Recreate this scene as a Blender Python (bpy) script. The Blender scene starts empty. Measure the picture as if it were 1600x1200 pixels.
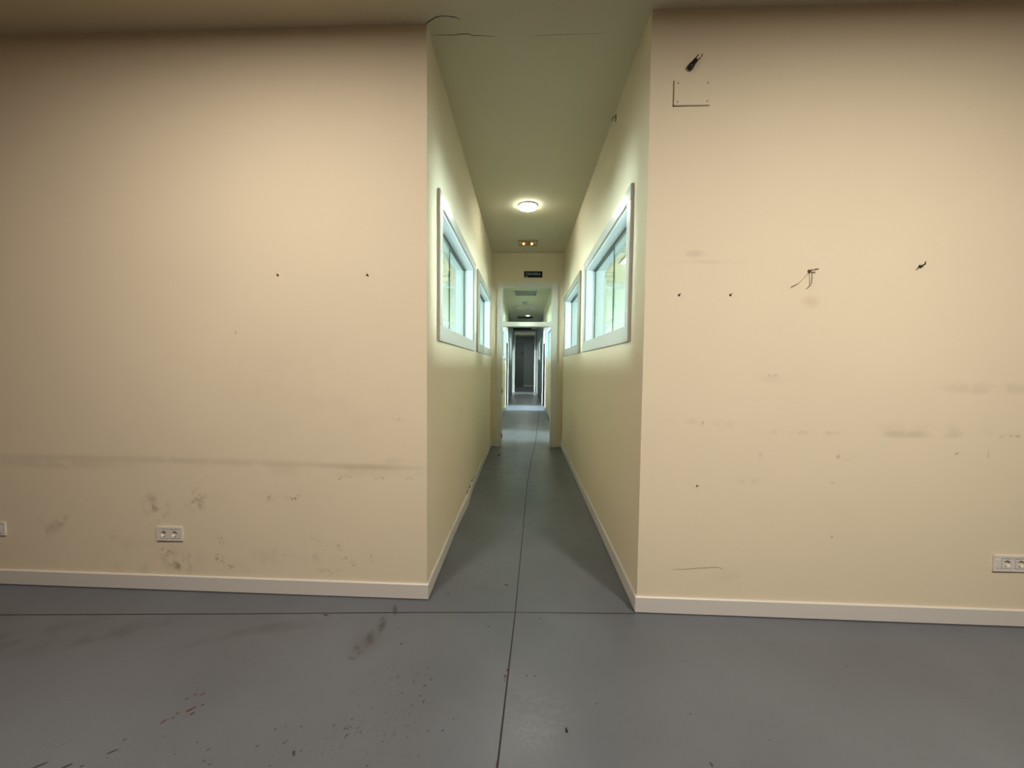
import bpy, bmesh, math, random
from mathutils import Vector, Matrix
random.seed(7)
PI = math.pi
SC = bpy.context.scene
COL = SC.collection

# ------------------------------------------------------------------ place (metres)
XL, XR = -0.584, 0.683          # corridor side walls
YL, YR = 2.331, 2.264           # corridor corners of the two front walls
SL, SR = -0.0125, -0.0132       # the front walls run slightly out of square
H = 3.415                       # ceiling height
YD = 6.904                      # wall with the framed doorway
def yfl(x): return YL + SL*(x-XL)
def yfr(x): return YR + SR*(x-XR)

# ------------------------------------------------------------------ materials
def srgb(r, g, b):
    f = lambda c: (c/255/12.92) if c/255 <= .04045 else ((c/255+.055)/1.055)**2.4
    return (f(r), f(g), f(b), 1)

def new_mat(name):
    m = bpy.data.materials.new(name); m.use_nodes = True
    nt = m.node_tree
    b = nt.nodes['Principled BSDF']
    return m, nt, b

def plain(name, col, rough=.5, metal=0, spec=.5, emit=None, es=0, bump=0, bscale=200):
    m, nt, b = new_mat(name)
    b.inputs['Base Color'].default_value = col
    b.inputs['Roughness'].default_value = rough
    b.inputs['Metallic'].default_value = metal
    b.inputs['Specular IOR Level'].default_value = spec
    if emit:
        b.inputs['Emission Color'].default_value = emit
        b.inputs['Emission Strength'].default_value = es
    # every surface gets a faint procedural unevenness
    tc = nt.nodes.new('ShaderNodeTexCoord')
    n = nt.nodes.new('ShaderNodeTexNoise'); n.inputs['Scale'].default_value = bscale
    nt.links.new(tc.outputs['Object'], n.inputs['Vector'])
    bp = nt.nodes.new('ShaderNodeBump'); bp.inputs['Strength'].default_value = bump or .02
    bp.inputs['Distance'].default_value = .001
    nt.links.new(n.outputs['Fac'], bp.inputs['Height'])
    nt.links.new(bp.outputs['Normal'], b.inputs['Normal'])
    return m

def mark_group():
    """soft-edged blot of dirt: an ellipse in the surface, roughened by noise"""
    g = bpy.data.node_groups.new('DirtMark', 'ShaderNodeTree')
    I = g.interface
    I.new_socket('Vector', in_out='INPUT', socket_type='NodeSocketVector')
    I.new_socket('Centre', in_out='INPUT', socket_type='NodeSocketVector')
    I.new_socket('Angle', in_out='INPUT', socket_type='NodeSocketFloat')
    I.new_socket('Size', in_out='INPUT', socket_type='NodeSocketVector')
    I.new_socket('Strength', in_out='INPUT', socket_type='NodeSocketFloat')
    I.new_socket('Noise', in_out='INPUT', socket_type='NodeSocketFloat')
    I.new_socket('Cut', in_out='INPUT', socket_type='NodeSocketFloat')
    I.new_socket('Fac', in_out='OUTPUT', socket_type='NodeSocketFloat')
    N, L = g.nodes, g.links
    gi = N.new('NodeGroupInput'); go = N.new('NodeGroupOutput')
    rot = N.new('ShaderNodeVectorRotate'); rot.rotation_type = 'Z_AXIS'
    L.new(gi.outputs['Vector'], rot.inputs['Vector']); L.new(gi.outputs['Centre'], rot.inputs['Center'])
    L.new(gi.outputs['Angle'], rot.inputs['Angle'])
    sub = N.new('ShaderNodeVectorMath'); sub.operation = 'SUBTRACT'
    L.new(rot.outputs[0], sub.inputs[0]); L.new(gi.outputs['Centre'], sub.inputs[1])
    div = N.new('ShaderNodeVectorMath'); div.operation = 'DIVIDE'
    L.new(sub.outputs[0], div.inputs[0]); L.new(gi.outputs['Size'], div.inputs[1])
    ln = N.new('ShaderNodeVectorMath'); ln.operation = 'LENGTH'
    L.new(div.outputs[0], ln.inputs[0])
    mr = N.new('ShaderNodeMapRange'); mr.interpolation_type = 'SMOOTHSTEP'
    mr.inputs[1].default_value = 1; mr.inputs[2].default_value = .15
    L.new(ln.outputs['Value'], mr.inputs[0])
    m2 = N.new('ShaderNodeMapRange'); m2.interpolation_type = 'SMOOTHSTEP'
    L.new(gi.outputs['Noise'], m2.inputs[0]); L.new(gi.outputs['Cut'], m2.inputs[1])
    ad = N.new('ShaderNodeMath'); ad.operation = 'ADD'; ad.inputs[1].default_value = .28
    L.new(gi.outputs['Cut'], ad.inputs[0]); L.new(ad.outputs[0], m2.inputs[2])
    mu = N.new('ShaderNodeMath'); mu.operation = 'MULTIPLY'
    L.new(mr.outputs[0], mu.inputs[0]); L.new(m2.outputs[0], mu.inputs[1])
    mu2 = N.new('ShaderNodeMath'); mu2.operation = 'MULTIPLY'
    L.new(mu.outputs[0], mu2.inputs[0]); L.new(gi.outputs['Strength'], mu2.inputs[1])
    L.new(mu2.outputs[0], go.inputs['Fac'])
    return g
MARK = mark_group()

def add_marks(nt, vec_out, marks, col_out):
    """marks: (u, v, size_u, size_v, angle_deg, strength, grain, cut, colour)"""
    grains = {}
    def grain(sc):
        sc = min((7, 16, 34, 60), key=lambda q: abs(math.log(q/sc)))
        if sc not in grains:
            ns = nt.nodes.new('ShaderNodeTexNoise'); ns.noise_dimensions = '2D'
            ns.inputs['Detail'].default_value = 3; ns.inputs['Scale'].default_value = sc
            nt.links.new(vec_out, ns.inputs['Vector']); grains[sc] = ns.outputs['Fac']
        return grains[sc]
    for (u, v, su, sv, a, s, gr, cut, colr) in marks:
        g = nt.nodes.new('ShaderNodeGroup'); g.node_tree = MARK
        nt.links.new(vec_out, g.inputs['Vector'])
        g.inputs['Centre'].default_value = (u, v, 0)
        g.inputs['Size'].default_value = (su, sv, 1)
        g.inputs['Angle'].default_value = -math.radians(a)
        g.inputs['Strength'].default_value = s
        nt.links.new(grain(gr), g.inputs['Noise'])
        g.inputs['Cut'].default_value = cut
        mx = nt.nodes.new('ShaderNodeMix'); mx.data_type = 'RGBA'
        nt.links.new(g.outputs['Fac'], mx.inputs[0])
        nt.links.new(col_out, mx.inputs[6]); mx.inputs[7].default_value = colr
        col_out = mx.outputs[2]
    return col_out

CREAM = (.78, .670, .480, 1)
def wall_mat(name, marks=(), base=CREAM, rough=.75):
    m, nt, b = new_mat(name)
    N, L = nt.nodes, nt.links
    tc = N.new('ShaderNodeTexCoord')
    sp = N.new('ShaderNodeSeparateXYZ'); L.new(tc.outputs['Object'], sp.inputs[0])
    cb = N.new('ShaderNodeCombineXYZ'); L.new(sp.outputs['X'], cb.inputs['X']); L.new(sp.outputs['Z'], cb.inputs['Y'])
    n = N.new('ShaderNodeTexNoise'); n.inputs['Scale'].default_value = .9; n.inputs['Detail'].default_value = 5
    L.new(tc.outputs['Object'], n.inputs['Vector'])
    mr = N.new('ShaderNodeMapRange'); mr.inputs[1].default_value = .3; mr.inputs[2].default_value = .7
    mr.inputs[3].default_value = .965; mr.inputs[4].default_value = 1.02
    L.new(n.outputs['Fac'], mr.inputs[0])
    hs = N.new('ShaderNodeHueSaturation'); hs.inputs['Color'].default_value = base
    L.new(mr.outputs[0], hs.inputs['Value'])
    co = add_marks(nt, cb.outputs[0], marks, hs.outputs[0])
    L.new(co, b.inputs['Base Color'])
    b.inputs['Roughness'].default_value = rough
    b.inputs['Specular IOR Level'].default_value = .3
    n2 = N.new('ShaderNodeTexNoise'); n2.inputs['Scale'].default_value = 160; n2.inputs['Detail'].default_value = 3
    L.new(tc.outputs['Object'], n2.inputs['Vector'])
    bp = N.new('ShaderNodeBump'); bp.inputs['Strength'].default_value = .12; bp.inputs['Distance'].default_value = .002
    L.new(n2.outputs['Fac'], bp.inputs['Height']); L.new(bp.outputs['Normal'], b.inputs['Normal'])
    return m

BRN = (.20, .13, .055, 1); DRK = (.09, .065, .04, 1); GRY = (.30, .25, .18, 1)
left_marks = [
    (-2.0, .832, 2.0, .034, -.5, 0.15, 7, .16, BRN), (-3.0, .80, .8, .06, -.5, 0.14, 6, .2, BRN),
    (-.95, .818, .40, .03, 0, 0.17, 8, .15, BRN), (-1.2, .79, .9, .06, 0, 0.09, 5, .35, BRN),
    (-2.315, .53, .11, .13, 20, 0.42, 14, .40, BRN), (-2.05, .585, .10, .10, 0, 0.45, 14, .40, BRN),
    (-2.19, .185, .15, .07, -30, 0.72, 22, .44, BRN), (-2.25, .25, .10, .06, 0, 0.34, 24, .45, BRN),
    (-2.13, .225, .05, .05, 30, 0.42, 40, .46, DRK), (-1.895, .345, .03, .07, 15, 0.38, 30, .42, BRN),
    (-1.905, .215, .05, .04, -35, 0.59, 30, .43, DRK), (-1.84, .17, .06, .03, -30, 0.42, 40, .45, BRN),
    (-3.04, .37, .16, .12, 25, 0.26, 10, .42, BRN), (-2.95, .42, .1, .05, 40, 0.26, 14, .42, BRN),
    (-2.6, .31, .04, .05, 0, 0.26, 20, .4, BRN), (-2.4, .2, .5, .16, 0, 0.15, 9, .42, BRN),
    (-1.586, .612, .035, .045, -30, 0.47, 40, .42, BRN), (-1.54, .62, .12, .04, 0, 0.21, 14, .42, GRY),
    (-1.423, .612, .06, .022, 12, 0.64, 50, .44, DRK), (-1.40, .625, .04, .012, 20, 0.51, 50, .42, DRK),
    (-1.095, .757, .055, .012, -8, 0.64, 50, .42, DRK), (-1.12, .745, .03, .008, 25, 0.51, 60, .4, DRK),
    (-.875, .748, .06, .014, 4, 0.38, 50, .42, BRN), (-.69, .752, .045, .012, 10, 0.47, 60, .42, DRK),
    (-.768, 1.117, .09, .010, 2, 0.30, 40, .42, BRN), (-.8, .86, .25, .03, 0, 0.10, 9, .4, BRN),
    (-1.276, .345, .05, .07, 10, 0.27, 34, .44, BRN), (-1.22, .34, .012, .05, 0, 0.34, 40, .42, BRN),
    (-1.134, .315, .03, .04, 30, 0.34, 50, .43, BRN), (-1.094, .235, .05, .03, 0, 0.38, 40, .42, DRK),
    (-1.044, .206, .022, .028, 30, 0.68, 50, .40, DRK), (-.93, .25, .016, .05, 10, 0.38, 50, .4, BRN),
    (-1.3, .235, .12, .05, 0, 0.19, 16, .42, GRY), (-1.5, .27, .14, .06, 0, 0.15, 14, .42, GRY),
    (-1.2, .15, .16, .04, 0, 0.19, 24, .44, BRN), (-1.768, 1.632, .012, .014, 0, 0.51, 60, .3, DRK),
    (-1.7, .22, .3, .1, 0, 0.12, 10, .42, BRN), (-1.3, 1.3, .8, .5, 0, 0.04, 3, .4, GRY),
]
right_marks = [
    (1.05, 1.135, .34, .03, 0, 0.16, 7, .38, GRY), (1.15, 1.11, .2, .02, 0, 0.16, 10, .38, GRY),
    (1.6, 1.085, .34, .022, 0, 0.24, 12, .42, GRY), (2.15, 1.085, .5, .03, 0, 0.24, 10, .40, GRY),
    (2.72, 1.084, .10, .012, 2, 0.44, 30, .40, BRN), (2.6, 1.09, .4, .04, 0, 0.14, 9, .38, GRY),
    (1.605, 1.825, .075, .05, 0, 0.27, 9, .30, (.50, .33, .19, 1)), (.955, 2.09, .08, .03, 0, 0.22, 9, .3, GRY),
    (1.05, 2.045, .30, .02, 0, 0.10, 6, .3, GRY), (2.58, 1.35, .40, .05, 0, 0.20, 7, .38, GRY),
    (1.40, 1.407, .06, .012, 4, 0.36, 30, .42, GRY), (1.42, 1.39, .16, .04, 0, 0.10, 9, .38, GRY),
    (1.79, .95, .014, .03, 0, 0.36, 40, .36, BRN), (1.84, .945, .08, .02, 0, 0.16, 24, .40, GRY),
    (2.432, .982, .02, .010, 20, 0.56, 40, .34, DRK), (2.6, .98, .01, .04, 0, 0.24, 40, .36, BRN),
    (1.36, .95, .02, .03, 0, 0.20, 24, .36, GRY), (1.29, .80, .16, .03, 0, 0.13, 12, .4, GRY),
    (1.78, .80, .06, .015, 0, 0.18, 20, .4, GRY), (1.779, .488, .012, .012, 0, 0.48, 40, .3, BRN),
    (1.03, 1.13, .012, .02, 0, 0.40, 40, .3, BRN), (2.3, 1.12, .6, .06, 0, 0.10, 6, .4, GRY),
    (1.25, .22, .2, .08, 0, 0.08, 9, .4, GRY),
]
M_WALL = wall_mat('cream_wall_paint')
M_WALL_L = wall_mat('scuffed_cream_wall_paint', left_marks)
M_WALL_R = wall_mat('rubbed_cream_wall_paint', right_marks)
M_BACK = wall_mat('brown_room_paint', base=(.30, .20, .11, 1))  # unseen walls toned dark brown to cut bounced light
M_ROOM = wall_mat('pale_room_paint', base=(.62, .66, .61, 1))
M_CEIL = wall_mat('ceiling_paint', base=(.62, .55, .39, 1), rough=.85)
M_TRIM = plain('offwhite_trim', (.66, .62, .55, 1), .42, bump=.05, bscale=60)
M_CASE = plain('white_gloss_casing', (.55, .525, .46, 1), .26, spec=.35, bump=.03, bscale=40)
M_LINE = plain('white_lining', (.74, .82, .86, 1), .35)
M_GASK = plain('dark_gasket', (.012, .018, .018, 1), .4)
M_EDGE = plain('green_glass_edge', (.02, .07, .06, 1), .15)
M_DOORF = plain('door_frame_paint', (.72, .69, .60, 1), .4, bump=.05, bscale=30)
M_SOCK = plain('white_socket_plastic', (.72, .68, .61, 1), .4)
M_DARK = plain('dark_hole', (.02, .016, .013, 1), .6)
M_BLACK = plain('black_plastic', (.010, .009, .009, 1), .4)
M_COPPER = plain('bare_wire', (.16, .09, .04, 1), .4, metal=.6)
M_STEEL = plain('dull_steel', (.25, .22, .18, 1), .45, metal=.7)
M_CRACK = plain('crack_shadow', (.075, .055, .03, 1), .9)
M_GAP = plain('plate_gap', (.22, .145, .065, 1), .9)
M_SIGN = plain('dark_green_sign', (.004, .008, .008, 1), .6, spec=.15)
M_LET = plain('pale_teal_lettering', (.34, .44, .44, 1), .6, spec=.2)
M_TRIANGLE = plain('white_sticker_scrap', (.85, .85, .68, 1), .4)
M_RIM = plain('white_metal_rim', (.78, .76, .66, 1), .35)
M_LAMP = plain('lit_diffuser', (1, 1, 1, 1), .4, emit=(.98, 1, .86, 1), es=60)
M_PANEL_ON = plain('lit_panel', (1, 1, 1, 1), .4, emit=(.86, 1, .97, 1), es=16)
M_LAMP_FAR = plain('lit_far_diffuser', (1, 1, 1, 1), .4, emit=(1, .98, .9, 1), es=14)
M_BULB = plain('orange_bulb', (1, .7, .4, 1), .3, emit=(1, .46, .18, 1), es=3.4)
M_REFL = plain('amber_reflector', (.42, .24, .10, 1), .3, metal=.5)
M_HOUS = plain('bronze_housing', (.36, .29, .16, 1), .4)
M_GRILLE = plain('grey_louvre', (.42, .43, .38, 1), .4)
M_VENTD = plain('dark_vent', (.03, .035, .035, 1), .6)
M_FILL = plain('daylit_pane', (1, 1, 1, 1), .3, emit=(.80, .94, 1.0, 1), es=29)  # glowing panes for unseen outer windows, added to light rooms and corridors
M_FILL1 = plain('daylit_pane_near', (1, 1, 1, 1), .3, emit=(.78, .93, 1.0, 1), es=122)
M_FILL2 = plain('daylit_pane_second', (1, 1, 1, 1), .3, emit=(.74, .95, 1.0, 1), es=75)
M_FILL4 = plain('daylit_pane_far', (1, 1, 1, 1), .3, emit=(.80, .94, 1.0, 1), es=34)
M_FILLBLUE = plain('daylit_blue_pane', (1, 1, 1, 1), .3, emit=(.62, .84, 1.0, 1), es=170)
M_GREYDOOR = plain('grey_door_paint', (.16, .17, .16, 1), .5)
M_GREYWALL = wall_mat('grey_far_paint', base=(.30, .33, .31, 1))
M_RED = plain('red_paint', (.09, .006, .006, 1), .35)
M_SEAM = plain('floor_joint', (.012, .011, .011, 1), .7)
M_SPECK = plain('dark_floor_fleck', (.035, .035, .038, 1), .6)

def glass_mat():
    m = bpy.data.materials.new('window_glass'); m.use_nodes = True
    nt = m.node_tree; N, L = nt.nodes, nt.links
    N.remove(N['Principled BSDF'])
    tr = N.new('ShaderNodeBsdfTransparent'); tr.inputs['Color'].default_value = (.93, .985, .955, 1)
    gl = N.new('ShaderNodeBsdfGlossy'); gl.inputs['Roughness'].default_value = .01
    gl.inputs['Color'].default_value = (.92, 1, .97, 1)
    fr = N.new('ShaderNodeFresnel'); fr.inputs['IOR'].default_value = 1.5
    mx = N.new('ShaderNodeMixShader')
    L.new(fr.outputs[0], mx.inputs[0]); L.new(tr.outputs[0], mx.inputs[1]); L.new(gl.outputs[0], mx.inputs[2])
    # both faces of a thin pane: R = 2f/(1+f), met once on the way in
    ad = N.new('ShaderNodeMath'); ad.operation = 'ADD'; ad.inputs[1].default_value = 1
    L.new(fr.outputs[0], ad.inputs[0])
    dv = N.new('ShaderNodeMath'); dv.operation = 'DIVIDE'
    L.new(fr.outputs[0], dv.inputs[0]); L.new(ad.outputs[0], dv.inputs[1])
    geo = N.new('ShaderNodeNewGeometry')
    iv = N.new('ShaderNodeMath'); iv.operation = 'SUBTRACT'; iv.inputs[0].default_value = 2
    i2 = N.new('ShaderNodeMath'); i2.operation = 'MULTIPLY'; i2.inputs[1].default_value = 2
    L.new(geo.outputs['Backfacing'], i2.inputs[0]); L.new(i2.outputs[0], iv.inputs[1])
    mu = N.new('ShaderNodeMath'); mu.operation = 'MULTIPLY'; mu.use_clamp = True
    L.new(dv.outputs[0], mu.inputs[0]); L.new(iv.outputs[0], mu.inputs[1])
    L.new(mu.outputs[0], mx.inputs[0])
    L.new(mx.outputs[0], N['Material Output'].inputs['Surface'])
    return m
M_GLASS = glass_mat()

def floor_mat():
    m, nt, b = new_mat('grey_painted_concrete')
    N, L = nt.nodes, nt.links
    tc = N.new('ShaderNodeTexCoord')
    n = N.new('ShaderNodeTexNoise'); n.inputs['Scale'].default_value = 1.3; n.inputs['Detail'].default_value = 6
    L.new(tc.outputs['Object'], n.inputs['Vector'])
    r = N.new('ShaderNodeValToRGB')
    r.color_ramp.elements[0].position = .3; r.color_ramp.elements[0].color = (.097, .104, .114, 1)
    r.color_ramp.elements[1].position = .72; r.color_ramp.elements[1].color = (.131, .140, .154, 1)
    L.new(n.outputs['Fac'], r.inputs[0])
    D = (.055, .053, .052, 1); W = (.33, .33, .34, 1)
    marks = [
        (-.745, 2.22, .022, .075, 22, .9, 14, .20, D), (-.775, 2.09, .030, .11, 14, .85, 14, .20, D),
        (-.80, 1.98, .030, .07, 10, .7, 16, .25, D), (-.785, 1.94, .022, .05, -20, .6, 16, .25, D),
        (-.835, 1.89, .026, .05, 30, .75, 16, .22, D), (-.83, 1.835, .035, .018, 0, .8, 16, .22, D),
        (-.805, 1.87, .012, .035, -30, .6, 16, .25, D), (-.80, 1.95, .12, .20, 0, .3, 8, .30, D),
        (-2.2, 1.95, .5, .10, 28, .42, 7, .30, D), (-1.5, 1.98, .45, .06, 24, .36, 7, .30, D),  # diagonal bands here and below: far-left lighting painted into the colour
        (-2.7, 1.85, .5, .12, 30, .42, 7, .3, D), (-1.2, 2.05, .3, .05, 20, .32, 8, .3, D),
        (-.58, 1.73, .22, .10, 15, .30, 28, .48, D), (-.45, 1.72, .07, .05, 0, .45, 40, .50, D),
        (-.66, 1.43, .35, .13, 0, .45, 55, .55, D), (-.45, 1.52, .16, .10, 30, .5, 60, .53, D),
        (-.95, 1.36, .5, .10, 0, .4, 60, .57, D), (-1.5, 1.36, .4, .10, 0, .4, 50, .58, D),
        (.06, 1.47, .14, .12, 0, .13, 70, .40, W), (.10, 1.58, .22, .2, 0, .07, 34, .40, W),  # both pale blots paint the corridor lamp's blurred reflection
        (.45, 1.5, .7, .3, 0, .25, 70, .60, D), (1.2, 1.7, .8, .4, 0, .18, 40, .56, D),
        (-.3, 3.1, .12, .5, 0, .2, 20, .45, D),
    ]
    co = add_marks(nt, tc.outputs['Object'], marks, r.outputs[0])
    L.new(co, b.inputs['Base Color'])
    nr = N.new('ShaderNodeTexNoise'); nr.inputs['Scale'].default_value = 7; nr.inputs['Detail'].default_value = 5
    L.new(tc.outputs['Object'], nr.inputs['Vector'])
    mr = N.new('ShaderNodeMapRange'); mr.inputs[3].default_value = .22; mr.inputs[4].default_value = .42
    L.new(nr.outputs['Fac'], mr.inputs[0]); L.new(mr.outputs[0], b.inputs['Roughness'])
    b.inputs['Specular IOR Level'].default_value = .5
    n2 = N.new('ShaderNodeTexNoise'); n2.inputs['Scale'].default_value = 90; n2.inputs['Detail'].default_value = 3
    L.new(tc.outputs['Object'], n2.inputs['Vector'])
    bp = N.new('ShaderNodeBump'); bp.inputs['Strength'].default_value = .16; bp.inputs['Distance'].default_value = .003
    L.new(n2.outputs['Fac'], bp.inputs['Height']); L.new(bp.outputs['Normal'], b.inputs['Normal'])
    return m
M_FLOOR = floor_mat()

# ------------------------------------------------------------------ mesh helpers
class MB:
    def __init__(s): s.bm = bmesh.new(); s.mats = []
    def mi(s, m):
        if m not in s.mats: s.mats.append(m)
        return s.mats.index(m)
    def _tag(s, faces, m):
        i = s.mi(m)
        for f in faces: f.material_index = i
    def box(s, x0, x1, y0, y1, z0, z1, m, bevel=0):
        t = bmesh.new()
        bmesh.ops.create_cube(t, size=1)
        bmesh.ops.scale(t, vec=(x1-x0, y1-y0, z1-z0), verts=t.verts)
        bmesh.ops.translate(t, vec=((x0+x1)/2, (y0+y1)/2, (z0+z1)/2), verts=t.verts)
        if bevel: bmesh.ops.bevel(t, geom=t.edges[:], offset=bevel, segments=2, affect='EDGES')
        return s.merge(t, m)
    def hexa(s, pts, m):
        """8 corners: bottom 4 then top 4, counter-clockwise"""
        v = [s.bm.verts.new(p) for p in pts]
        fs = [s.bm.faces.new([v[i] for i in q]) for q in
              ((3,2,1,0),(4,5,6,7),(0,1,5,4),(1,2,6,5),(2,3,7,6),(3,0,4,7))]
        s._tag(fs, m); return s
    def merge(s, t, m):
        i = s.mi(m); mp = {}
        for v in t.verts: mp[v] = s.bm.verts.new(v.co)
        for f in t.faces:
            try: nf = s.bm.faces.new([mp[v] for v in f.verts])
            except ValueError: continue
            nf.material_index = i; nf.smooth = f.smooth
        t.free(); return s
    def poly(s, pts, m, flip=False):
        v = [s.bm.verts.new(p) for p in (reversed(pts) if flip else pts)]
        s._tag([s.bm.faces.new(v)], m); return s
    def blob(s, x, y, z, rx, ry, ang, m, n=10, jit=.3, t=.0006):
        """a flat splash with real (thin) thickness on the floor"""
        top, bot = [], []
        for k in range(n):
            a = 2*PI*k/n; q = 1+random.uniform(-jit, jit)
            px, py = rx*q*math.cos(a), ry*q*math.sin(a)
            X = x+px*math.cos(ang)-py*math.sin(ang); Y = y+px*math.sin(ang)+py*math.cos(ang)
            top.append(s.bm.verts.new((X, Y, z+t))); bot.append(s.bm.verts.new((X, Y, z-.0005)))
        fs = [s.bm.faces.new(top)]
        for k in range(n): fs.append(s.bm.faces.new((bot[k], bot[(k+1)%n], top[(k+1)%n], top[k])))
        s._tag(fs, m); return s
    def ribbon(s, pts, widths, m, lift=(0,0,.0007), side=None):
        """thin strip along pts lying on a surface"""
        L_, R_ = [], []
        for k, p in enumerate(pts):
            p = Vector(p)
            d = (Vector(pts[min(k+1, len(pts)-1)]) - Vector(pts[max(k-1, 0)])).normalized()
            sd = Vector(lift).normalized().cross(d).normalized()
            w = widths[k] if hasattr(widths, '__len__') else widths
            L_.append(s.bm.verts.new(p+sd*w/2+Vector(lift))); R_.append(s.bm.verts.new(p-sd*w/2+Vector(lift)))
        fs = [s.bm.faces.new((R_[k], R_[k+1], L_[k+1], L_[k])) for k in range(len(pts)-1)]
        s._tag(fs, m); return s
    def tube(s, pts, r, m, n=8, cap=True):
        rings = []
        for k, p in enumerate(pts):
            p = Vector(p)
            d = (Vector(pts[min(k+1, len(pts)-1)]) - Vector(pts[max(k-1, 0)])).normalized()
            a = d.orthogonal().normalized(); b = d.cross(a)
            rr = r[k] if hasattr(r, '__len__') else r
            rings.append([s.bm.verts.new(p+a*rr*math.cos(2*PI*j/n)+b*rr*math.sin(2*PI*j/n)) for j in range(n)])
        fs = []
        for k in range(len(rings)-1):
            for j in range(n):
                f = s.bm.faces.new((rings[k][j], rings[k][(j+1)%n], rings[k+1][(j+1)%n], rings[k+1][j])); f.smooth = True; fs.append(f)
        if cap: fs += [s.bm.faces.new(rings[0][::-1]), s.bm.faces.new(rings[-1])]
        s._tag(fs, m); return s
    def lathe(s, prof, mat4, m, n=32, cap0=False, cap1=False):
        """prof: (radius, axial) revolved about local Z, placed by mat4"""
        rings = [[s.bm.verts.new(mat4 @ Vector((r*math.cos(2*PI*j/n), r*math.sin(2*PI*j/n), h))) for j in range(n)] for r, h in prof]
        fs = []
        for k in range(len(rings)-1):
            for j in range(n):
                f = s.bm.faces.new((rings[k][j], rings[k][(j+1)%n], rings[k+1][(j+1)%n], rings[k+1][j])); f.smooth = True; fs.append(f)
        if cap0: fs.append(s.bm.faces.new(rings[0][::-1]))
        if cap1: fs.append(s.bm.faces.new(rings[-1]))
        s._tag(fs, m); return s
    def build(s, name, parent=None, fix=True, origin=None):
        if fix: bmesh.ops.recalc_face_normals(s.bm, faces=s.bm.faces)
        me = bpy.data.meshes.new(name)
        base = Vector(origin) if origin is not None else Vector()
        q = parent
        while origin is None and q is not None: base += q.location; q = q.parent
        bmesh.ops.translate(s.bm, vec=-base, verts=s.bm.verts)
        s.bm.to_mesh(me); s.bm.free()
        for m in s.mats: me.materials.append(m)
        o = bpy.data.objects.new(name, me); COL.objects.link(o)
        if parent: o.parent = parent
        elif origin is not None: o.location = origin
        return o

def struct(o, kind='structure'):
    o['kind'] = kind; return o
def thing(name, label, cat, loc, group=None):
    o = bpy.data.objects.new(name, None); COL.objects.link(o)
    o.location = loc; o.empty_display_size = .05
    o['label'] = label; o['category'] = cat
    if group: o['group'] = group
    return o
def tag(o, label, cat, group=None):
    o['label'] = label; o['category'] = cat
    if group: o['group'] = group
    return o
def empty_struct(name, loc):
    o = bpy.data.objects.new(name, None); COL.objects.link(o); o.location = loc
    o['kind'] = 'structure'; return o

def slab_with_holes(name, x0, x1, u0, u1, v0, v1, holes, m, axis='x'):
    """wall slab between x0 and x1 (thickness) spanning u (y) and v (z), rectangular holes cut through"""
    us = sorted({u0, u1, *[h[0] for h in holes], *[h[1] for h in holes]})
    vs = sorted({v0, v1, *[h[2] for h in holes], *[h[3] for h in holes]})
    us = [u for u in us if u0 <= u <= u1]; vs = [v for v in vs if v0 <= v <= v1]
    def solid(i, j):
        if i < 0 or j < 0 or i >= len(us)-1 or j >= len(vs)-1: return False
        cu, cv = (us[i]+us[i+1])/2, (vs[j]+vs[j+1])/2
        return not any(h[0] < cu < h[1] and h[2] < cv < h[3] for h in holes)
    P = (lambda x, u, v: (x, u, v)) if axis == 'x' else (lambda x, u, v: (u, x, v))
    b = MB()
    for i in range(len(us)-1):
        for j in range(len(vs)-1):
            if not solid(i, j): continue
            a, c, d, e = us[i], us[i+1], vs[j], vs[j+1]
            for X in (x0, x1): b.poly([P(X,a,d), P(X,c,d), P(X,c,e), P(X,a,e)], m)
            if not solid(i-1, j): b.poly([P(x0,a,d), P(x1,a,d), P(x1,a,e), P(x0,a,e)], m)
            if not solid(i+1, j): b.poly([P(x0,c,d), P(x1,c,d), P(x1,c,e), P(x0,c,e)], m)
            if not solid(i, j-1): b.poly([P(x0,a,d), P(x1,a,d), P(x1,c,d), P(x0,c,d)], m)
            if not solid(i, j+1): b.poly([P(x0,a,e), P(x1,a,e), P(x1,c,e), P(x0,c,e)], m)
    bmesh.ops.remove_doubles(b.bm, verts=b.bm.verts, dist=1e-5)
    return struct(b.build(name))

# ------------------------------------------------------------------ floor and ceiling
RX0, RX1, RY0, RYE = -4.7, 5.0, -5.2, 27.2
f = MB()
f.box(RX0-.2, RX1+.2, RY0-.2, RYE+.2, -.2, 0, M_FLOOR)
# saw-cut joints
f.ribbon([(-.128, .3, 0), (-.079, 1.336, 0), (-.034, 2.225, 0), (.059, 4.754, 0), (.127, 5.893, 0), (.243, 7.471, 0), (.502, 12.329, 0)],
         [.008, .0075, .006, .006, .007, .010, .012], M_SEAM)
f.ribbon([(-4.6, 2.00, 0), (-2.965, 2.065, 0), (-1.532, 2.143, 0), (-.652, 2.196, 0), (-.034, 2.225, 0), (.668, 2.2475, 0)], .006, M_SEAM, lift=(0,0,.0009))
# spilled red paint
for (x, y, rx, ry, a) in ((-1.437,1.463,.014,.0032,68),(-1.413,1.481,.006,.002,50),(-1.414,1.500,.006,.003,60),(-1.437,1.571,.007,.0025,40),
        (-1.418,1.594,.006,.0025,30),(-1.387,1.596,.010,.003,60),(-1.377,1.519,.012,.0042,40),(-1.367,1.532,.006,.0025,60),(-1.352,1.503,.010,.0045,55),
        (-1.344,1.545,.006,.0025,60),(-.070,1.752,.007,.010,10),(-.063,1.790,.004,.006,0),
        (-.073,1.728,.003,.008,10),(-.082,1.345,.003,.02,3),(-1.13,2.150,.008,.004,20)):
    f.blob(x, y, 0, rx, ry, math.radians(a), M_RED)
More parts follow.
